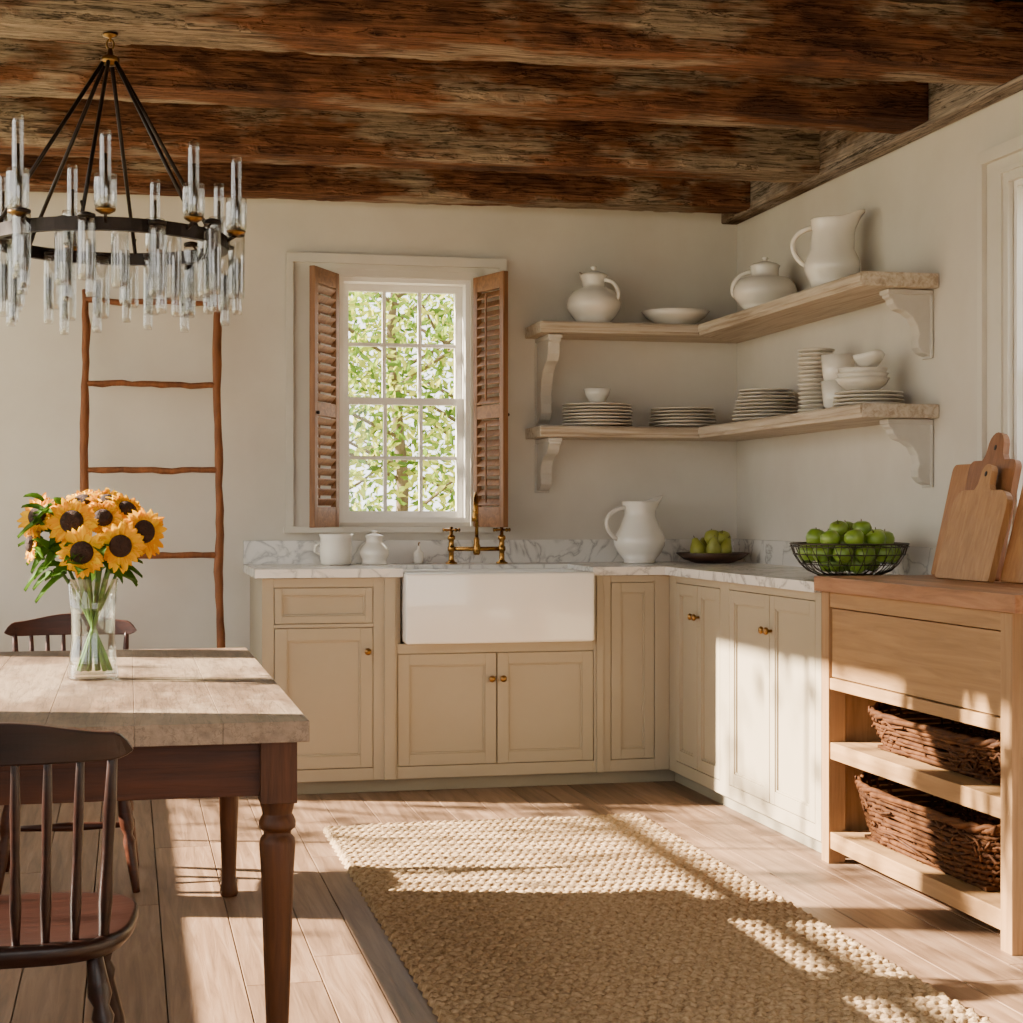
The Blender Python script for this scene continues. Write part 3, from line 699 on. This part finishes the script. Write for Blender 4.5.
# ---------------------------------------------------------------- vase + sunflowers
vx,vy,vz=-.085,4.37,.7425
mb=MB()
mb.lathe([(0,.001),(.058,0),(.063,.006),(.058,.05),(.053,.10),(.054,.17),(.062,.25),(.060,.25),(.052,.17),(.051,.10),(.055,.05),(.057,.014),(0,.012)],M_glass,c=(vx,vy,vz),n=48)
mb.obj('glass_vase')
fb=MB()
def flower(fx_,fy_,fz_,r,nrm):
    nrm=Vector(nrm).normalized(); q=nrm.to_track_quat('Z','Y').to_matrix().to_4x4()
    M=T(fx_,fy_,fz_)@q
    fb.lathe([(0,.010),(r*.2,.012),(r*.40,.008),(r*.47,0),(r*.44,-.012),(0,-.016)],M_seed,n=24,M=M)
    fb.lathe([(r*.40,-.008),(r*.42,-.014),(r*.25,-.028),(0,-.03)],M_stem,n=20,M=M)
    for lay,(np_,sc_,tilt) in enumerate(((17,1.0,.12),(17,.95,.32),(13,.85,.5))):
        for k in range(np_):
            a=2*pi*(k+lay*.37)/np_+random.uniform(-.09,.09); l=r*sc_*random.uniform(.85,1.15); w=r*.14
            tl=tilt+random.uniform(-.12,.15)
            pts=[]
            for t,ww in ((.36,.35),(.55,.95),(.75,1),(.9,.6),(1.0,.06)):
                rad=t*l; z=(rad-.36*l)*math.sin(tl)-.004*lay
                z-=(t-.36)**2*l*.35*random.uniform(.3,1.4)
                pts.append((rad,ww*w,z))
            vs=[];
            for rad,ww,z in pts:
                for sgn in (-1,0,1):
                    px_,py_=rad,sgn*ww
                    vs.append((px_*math.cos(a)-py_*math.sin(a),px_*math.sin(a)+py_*math.cos(a),z-(0.004 if sgn==0 else 0)))
            fs=[(i*3+j,i*3+j+1,(i+1)*3+j+1,(i+1)*3+j) for i in range(4) for j in range(2)]
            fb.add(vs,fs,M_petal,True,M)
    for k in range(10):
        a=2*pi*k/10; l=r*.62
        vs=[(r*.25*math.cos(a-.3),r*.25*math.sin(a-.3),-.02),(r*.25*math.cos(a+.3),r*.25*math.sin(a+.3),-.02),(l*math.cos(a),l*math.sin(a),-.018)]
        fb.add(vs,[(0,1,2)],M_leaf,False,M)
    base=Vector((vx-(fx_-vx)*.3,vy-(fy_-vy)*.18,vz+.02)); head=Vector((fx_,fy_,fz_))-nrm*.025
    mid=Vector((vx+(fx_-vx)*.2,vy+(fy_-vy)*.2,vz+.22))
    P=[]
    for k in range(13):
        t=k/12; P.append(base.lerp(mid,t).lerp(mid.lerp(head,t),t))
    fb.tube(P,.0042,M_stem,n=8)
def leaf(p,d,l,w):
    p=Vector(p); d=Vector(d).normalized(); s=d.cross(Vector((0,-.4,1))).normalized(); up=s.cross(d)
    vs=[];
    for t,ww in ((0,.05),(.2,.75),(.4,1),(.65,.75),(.85,.35),(1,.02)):
        c=p+d*l*t-Vector((0,0,1))*l*.35*t*t
        for sg in (-1,0,1): vs.append(c+s*sg*ww*w/2+up*(.0 if sg==0 else .008))
    fb.add(vs,[(i*3+j,i*3+j+1,(i+1)*3+j+1,(i+1)*3+j) for i in range(5) for j in range(2)],M_leaf,True)
heads=[(-.135,.02,1.15,.058,(-.6,-.7,.4)),(-.050,-.05,1.135,.062,(-.15,-1,.15)),(-.03,.04,1.185,.055,(-.3,-.5,.8)),(.04,.03,1.185,.056,(.3,-.5,.85)),
 (.085,.02,1.165,.055,(.5,-.5,.6)),(.125,-.03,1.11,.062,(.5,-1,.1)),(-.025,-.09,1.06,.060,(-.1,-1,.0)),(.067,-.08,1.075,.060,(.2,-1,.05)),(-.09,.06,1.17,.055,(-.4,.2,.9)),(.04,.09,1.15,.055,(.2,.8,.7)),
 (.025,-.04,1.145,.050,(.1,-.9,.5)),(-.150,-.01,1.08,.045,(-1,-.35,.1))]
for dx,dy,z,r,nm in heads: flower(vx+dx,vy+dy,z,r,nm)
for k in range(44):
    a=random.uniform(0,2*pi); rr=random.uniform(.03,.07); z=random.uniform(1.0,1.10)
    leaf((vx+rr*math.cos(a),vy+rr*math.sin(a),z),(math.cos(a),math.sin(a),random.uniform(-.6,.8)),random.uniform(.05,.09),random.uniform(.03,.05))
for k in range(24):
    a=random.uniform(2.2,4.4); leaf((vx-.07-.025*(k%3),vy+random.uniform(-.05,.03),1.00+.008*k),(math.cos(a)*1.0,math.sin(a)*.5,random.uniform(-.9,1.3)),random.uniform(.05,.08),.034)
for k in range(10):
    a=random.uniform(0,2*pi); fb.tube([(vx+.035*math.cos(a),vy+.035*math.sin(a),vz+.02),(vx-.01*math.cos(a),vy-.01*math.sin(a),vz+.15),(vx-.05*math.cos(a),vy-.05*math.sin(a),vz+.30)],.0035,M_stem,n=6)
fb.obj('sunflower_bouquet',recalc=False)
# ---------------------------------------------------------------- chandelier
ch=MB(); cxx,cyy,cz=-.05,5.0,1.93; RR=.325
n=72; vs=[];fs=[]
for k in range(n):
    a=2*pi*k/n
    for r,z in ((RR-.010,-.018),(RR+.010,-.018),(RR+.010,.018),(RR-.010,.018)): vs.append((cxx+r*math.cos(a),cyy+r*math.sin(a),cz+z))
for k in range(n):
    for i in range(4): fs.append((k*4+i,k*4+(i+1)%4,((k+1)%n)*4+(i+1)%4,((k+1)%n)*4+i))
ch.add(vs,fs,M_iron)
apex=Vector((cxx,cyy,2.455))
for k in range(6):
    a=2*pi*k/6+.3; ch.tube([apex+Vector((.02*math.cos(a),.02*math.sin(a),-.01)),(cxx+RR*math.cos(a),cyy+RR*math.sin(a),cz+.012)],.006,M_iron,n=8)
    ch.tube([(cxx+RR*math.cos(a),cyy+RR*math.sin(a),cz),(cxx+RR*.93*math.cos(a),cyy+RR*.93*math.sin(a),cz+.04),(cxx+RR*math.cos(a),cyy+RR*math.sin(a),cz+.06)],.004,M_iron,n=6)
ch.lathe([(0,-.02),(.018,-.018),(.026,-.008),(.026,.004),(.010,.012),(.006,.03),(0,.03)],M_wax,c=tuple(apex),n=20)
ch.tube([(cxx+.010*math.cos(t),cyy,2.497+.014*math.sin(t)) for t in [2*pi*k/16 for k in range(16)]],.003,M_wax,n=6,closed=True)
ch.lathe([(0,.012),(.022,.012),(.02,.004),(.004,0),(.004,-.012),(0,-.012)],M_wax,c=(cxx,cyy,2.515),n=18)
def gl(x,y,z0,z1,r,m=M_crys):
    ch.lathe([(r*.6,z1),(r*.98,z1-.004),(r,z1-.02),(r,z0+.012),(r*.85,z0),(r*.2,z0),(r*.2,z0+.004),(r*.8,z0+.006),(r-.003,z0+.016),(r-.003,z1-.012)],m,c=(x,y,0),n=18)
random.seed(21)
NT=24
for k in range(NT):
    a=2*pi*k/NT+.1; rr=RR+.034*(1 if k%2 else -1); x=cxx+rr*math.cos(a); y=cyy+rr*math.sin(a)
    ln=random.uniform(.15,.20); zt=cz+.002+random.uniform(-.01,.03)
    gl(x,y,zt-ln,zt,.024)
    gl(x+.012*math.cos(a+1.5),y+.012*math.sin(a+1.5),zt-ln-.045,zt-ln*.35,.014)
    ch.lathe([(0,0),(.024,0),(.024,.008),(.006,.014),(0,.014)],M_iron,c=(x,y,zt),n=14)
    ch.tube([(x,y,zt+.005),(cxx+RR*math.cos(a),cyy+RR*math.sin(a),cz)],.0035,M_iron,n=6)
for k in range(9):
    a=2*pi*k/9+.5; rr=RR+.035; x=cxx+rr*math.cos(a); y=cyy+rr*math.sin(a); hh=random.uniform(.17,.27)
    ch.lathe([(0,0),(.012,0),(.026,.008),(.028,.014),(0,.014)],M_wax,c=(x,y,cz+.02),n=18)
    ch.tube([(x,y,cz+.022),(cxx+RR*math.cos(a),cyy+RR*math.sin(a),cz)],.005,M_iron,n=6)
    gl(x,y,cz+.034,cz+.034+hh*.45,.030)
    gl(x,y,cz+.036,cz+.034+hh,.015)
    ch.tube([(x,y,cz+.04),(x,y,cz+.034+hh*.7)],.005,M_wax,n=8)
ch.obj('glass_chandelier',recalc=True)
# ---------------------------------------------------------------- outdoors
gr=MB(); gr.box(-40,40,-30,60,-.5,-.3,M_grass); gr.obj('lawn_ground')
def foliage(name,clusters,lpc,size,spread,trunks,seed):
    rnd=random.Random(seed); mb=MB(); vs=[];fs=[]
    for c in clusters:
        for k in range(lpc):
            p=Vector(c)+Vector((rnd.gauss(0,spread),rnd.gauss(0,spread),rnd.gauss(0,spread*.8)))
            if p.z<-.2: continue
            d=Vector((rnd.gauss(0,1),rnd.gauss(0,1),rnd.gauss(0,1))).normalized(); e=d.orthogonal().normalized()
            s=size*rnd.uniform(.6,1.4); o=len(vs)
            vs+=[p-d*s,p+e*s*.5,p+d*s,p-e*s*.5]; fs.append((o,o+1,o+2,o+3))
    mb.add(vs,fs,M_treel)
    for t in trunks: mb.tube(t[0],t[1],M_bark,n=8)
    return mb.obj(name,recalc=False)
rnd=random.Random(5)
def branches(x,y,h,n,rnd,spread=1.2,th=1):
    out=[([(x,y,-.35),(x+.05,y,h*.3),(x-.05,y+.1,h*.6),(x+.1,y,h)],[.16*th,.13*th,.09*th,.04*th])]
    for k in range(n):
        z=rnd.uniform(h*.2,h*.9); a=rnd.uniform(0,2*pi); l=rnd.uniform(.6,1.6)*spread
        out.append(([(x,y,z),(x+l*.5*math.cos(a),y+l*.5*math.sin(a),z+l*.25),(x+l*math.cos(a),y+l*math.sin(a),z+l*.6)],[.045*th,.03*th,.012*th]))
    return out
cl=[(rnd.uniform(-1,6.5),rnd.uniform(14,20),rnd.uniform(.1,4.6)) for k in range(290)]
foliage('garden_tree',cl,105,.055,.38,branches(2.5,16.0,4.8,18,rnd,th=.45)+branches(3.6,18,5,14,rnd,th=.5)+branches(1.6,18,5,12,rnd,th=.5),3)
rnd=random.Random(11)
cl=[]
for k in range(58):
    c=(rnd.uniform(-4.6,-2.6),rnd.uniform(3.0,9.0),rnd.uniform(1.5,4.6)); q=rnd.random()
    if 4.6<c[1]<6.6 and c[2]<3.0 and q<.6: continue
    cl.append(c)
foliage('garden_tree.001',cl,30,.055,.22,branches(-3.9,8.6,4.5,10,rnd,th=.5),9)
rnd=random.Random(15)
cl=[(rnd.uniform(6,9),rnd.uniform(6,14),rnd.uniform(.1,4.4)) for k in range(50)]
foliage('garden_tree.002',cl,40,.08,.4,branches(7.5,9,4.5,8,rnd),19)
# ---------------------------------------------------------------- light
w=bpy.data.worlds.new('world'); sc.world=w; w.use_nodes=True
bg=w.node_tree.nodes['Background']; bg.inputs[0].default_value=(1,.98,.95,1); bg.inputs[1].default_value=4.3
sd=bpy.data.lights.new('sun','SUN'); sd.energy=58; sd.angle=RD(.8); sd.color=(1,.86,.69)
sun=bpy.data.objects.new('sun',sd); sc.collection.objects.link(sun)
sun.rotation_euler=Vector((1,-.30,-.56)).to_track_quat('-Z','Y').to_euler(); sun.location=(-8,9,6)
# ---------------------------------------------------------------- camera
cd=bpy.data.cameras.new('camera'); cam=bpy.data.objects.new('camera',cd); sc.collection.objects.link(cam)
cd.sensor_width=36; cd.lens=36*1700/1023; cam.location=(0,0,1.16); cam.rotation_euler=(pi/2,0,-math.atan(383.5/1700))
cd.clip_end=200; sc.camera=cam
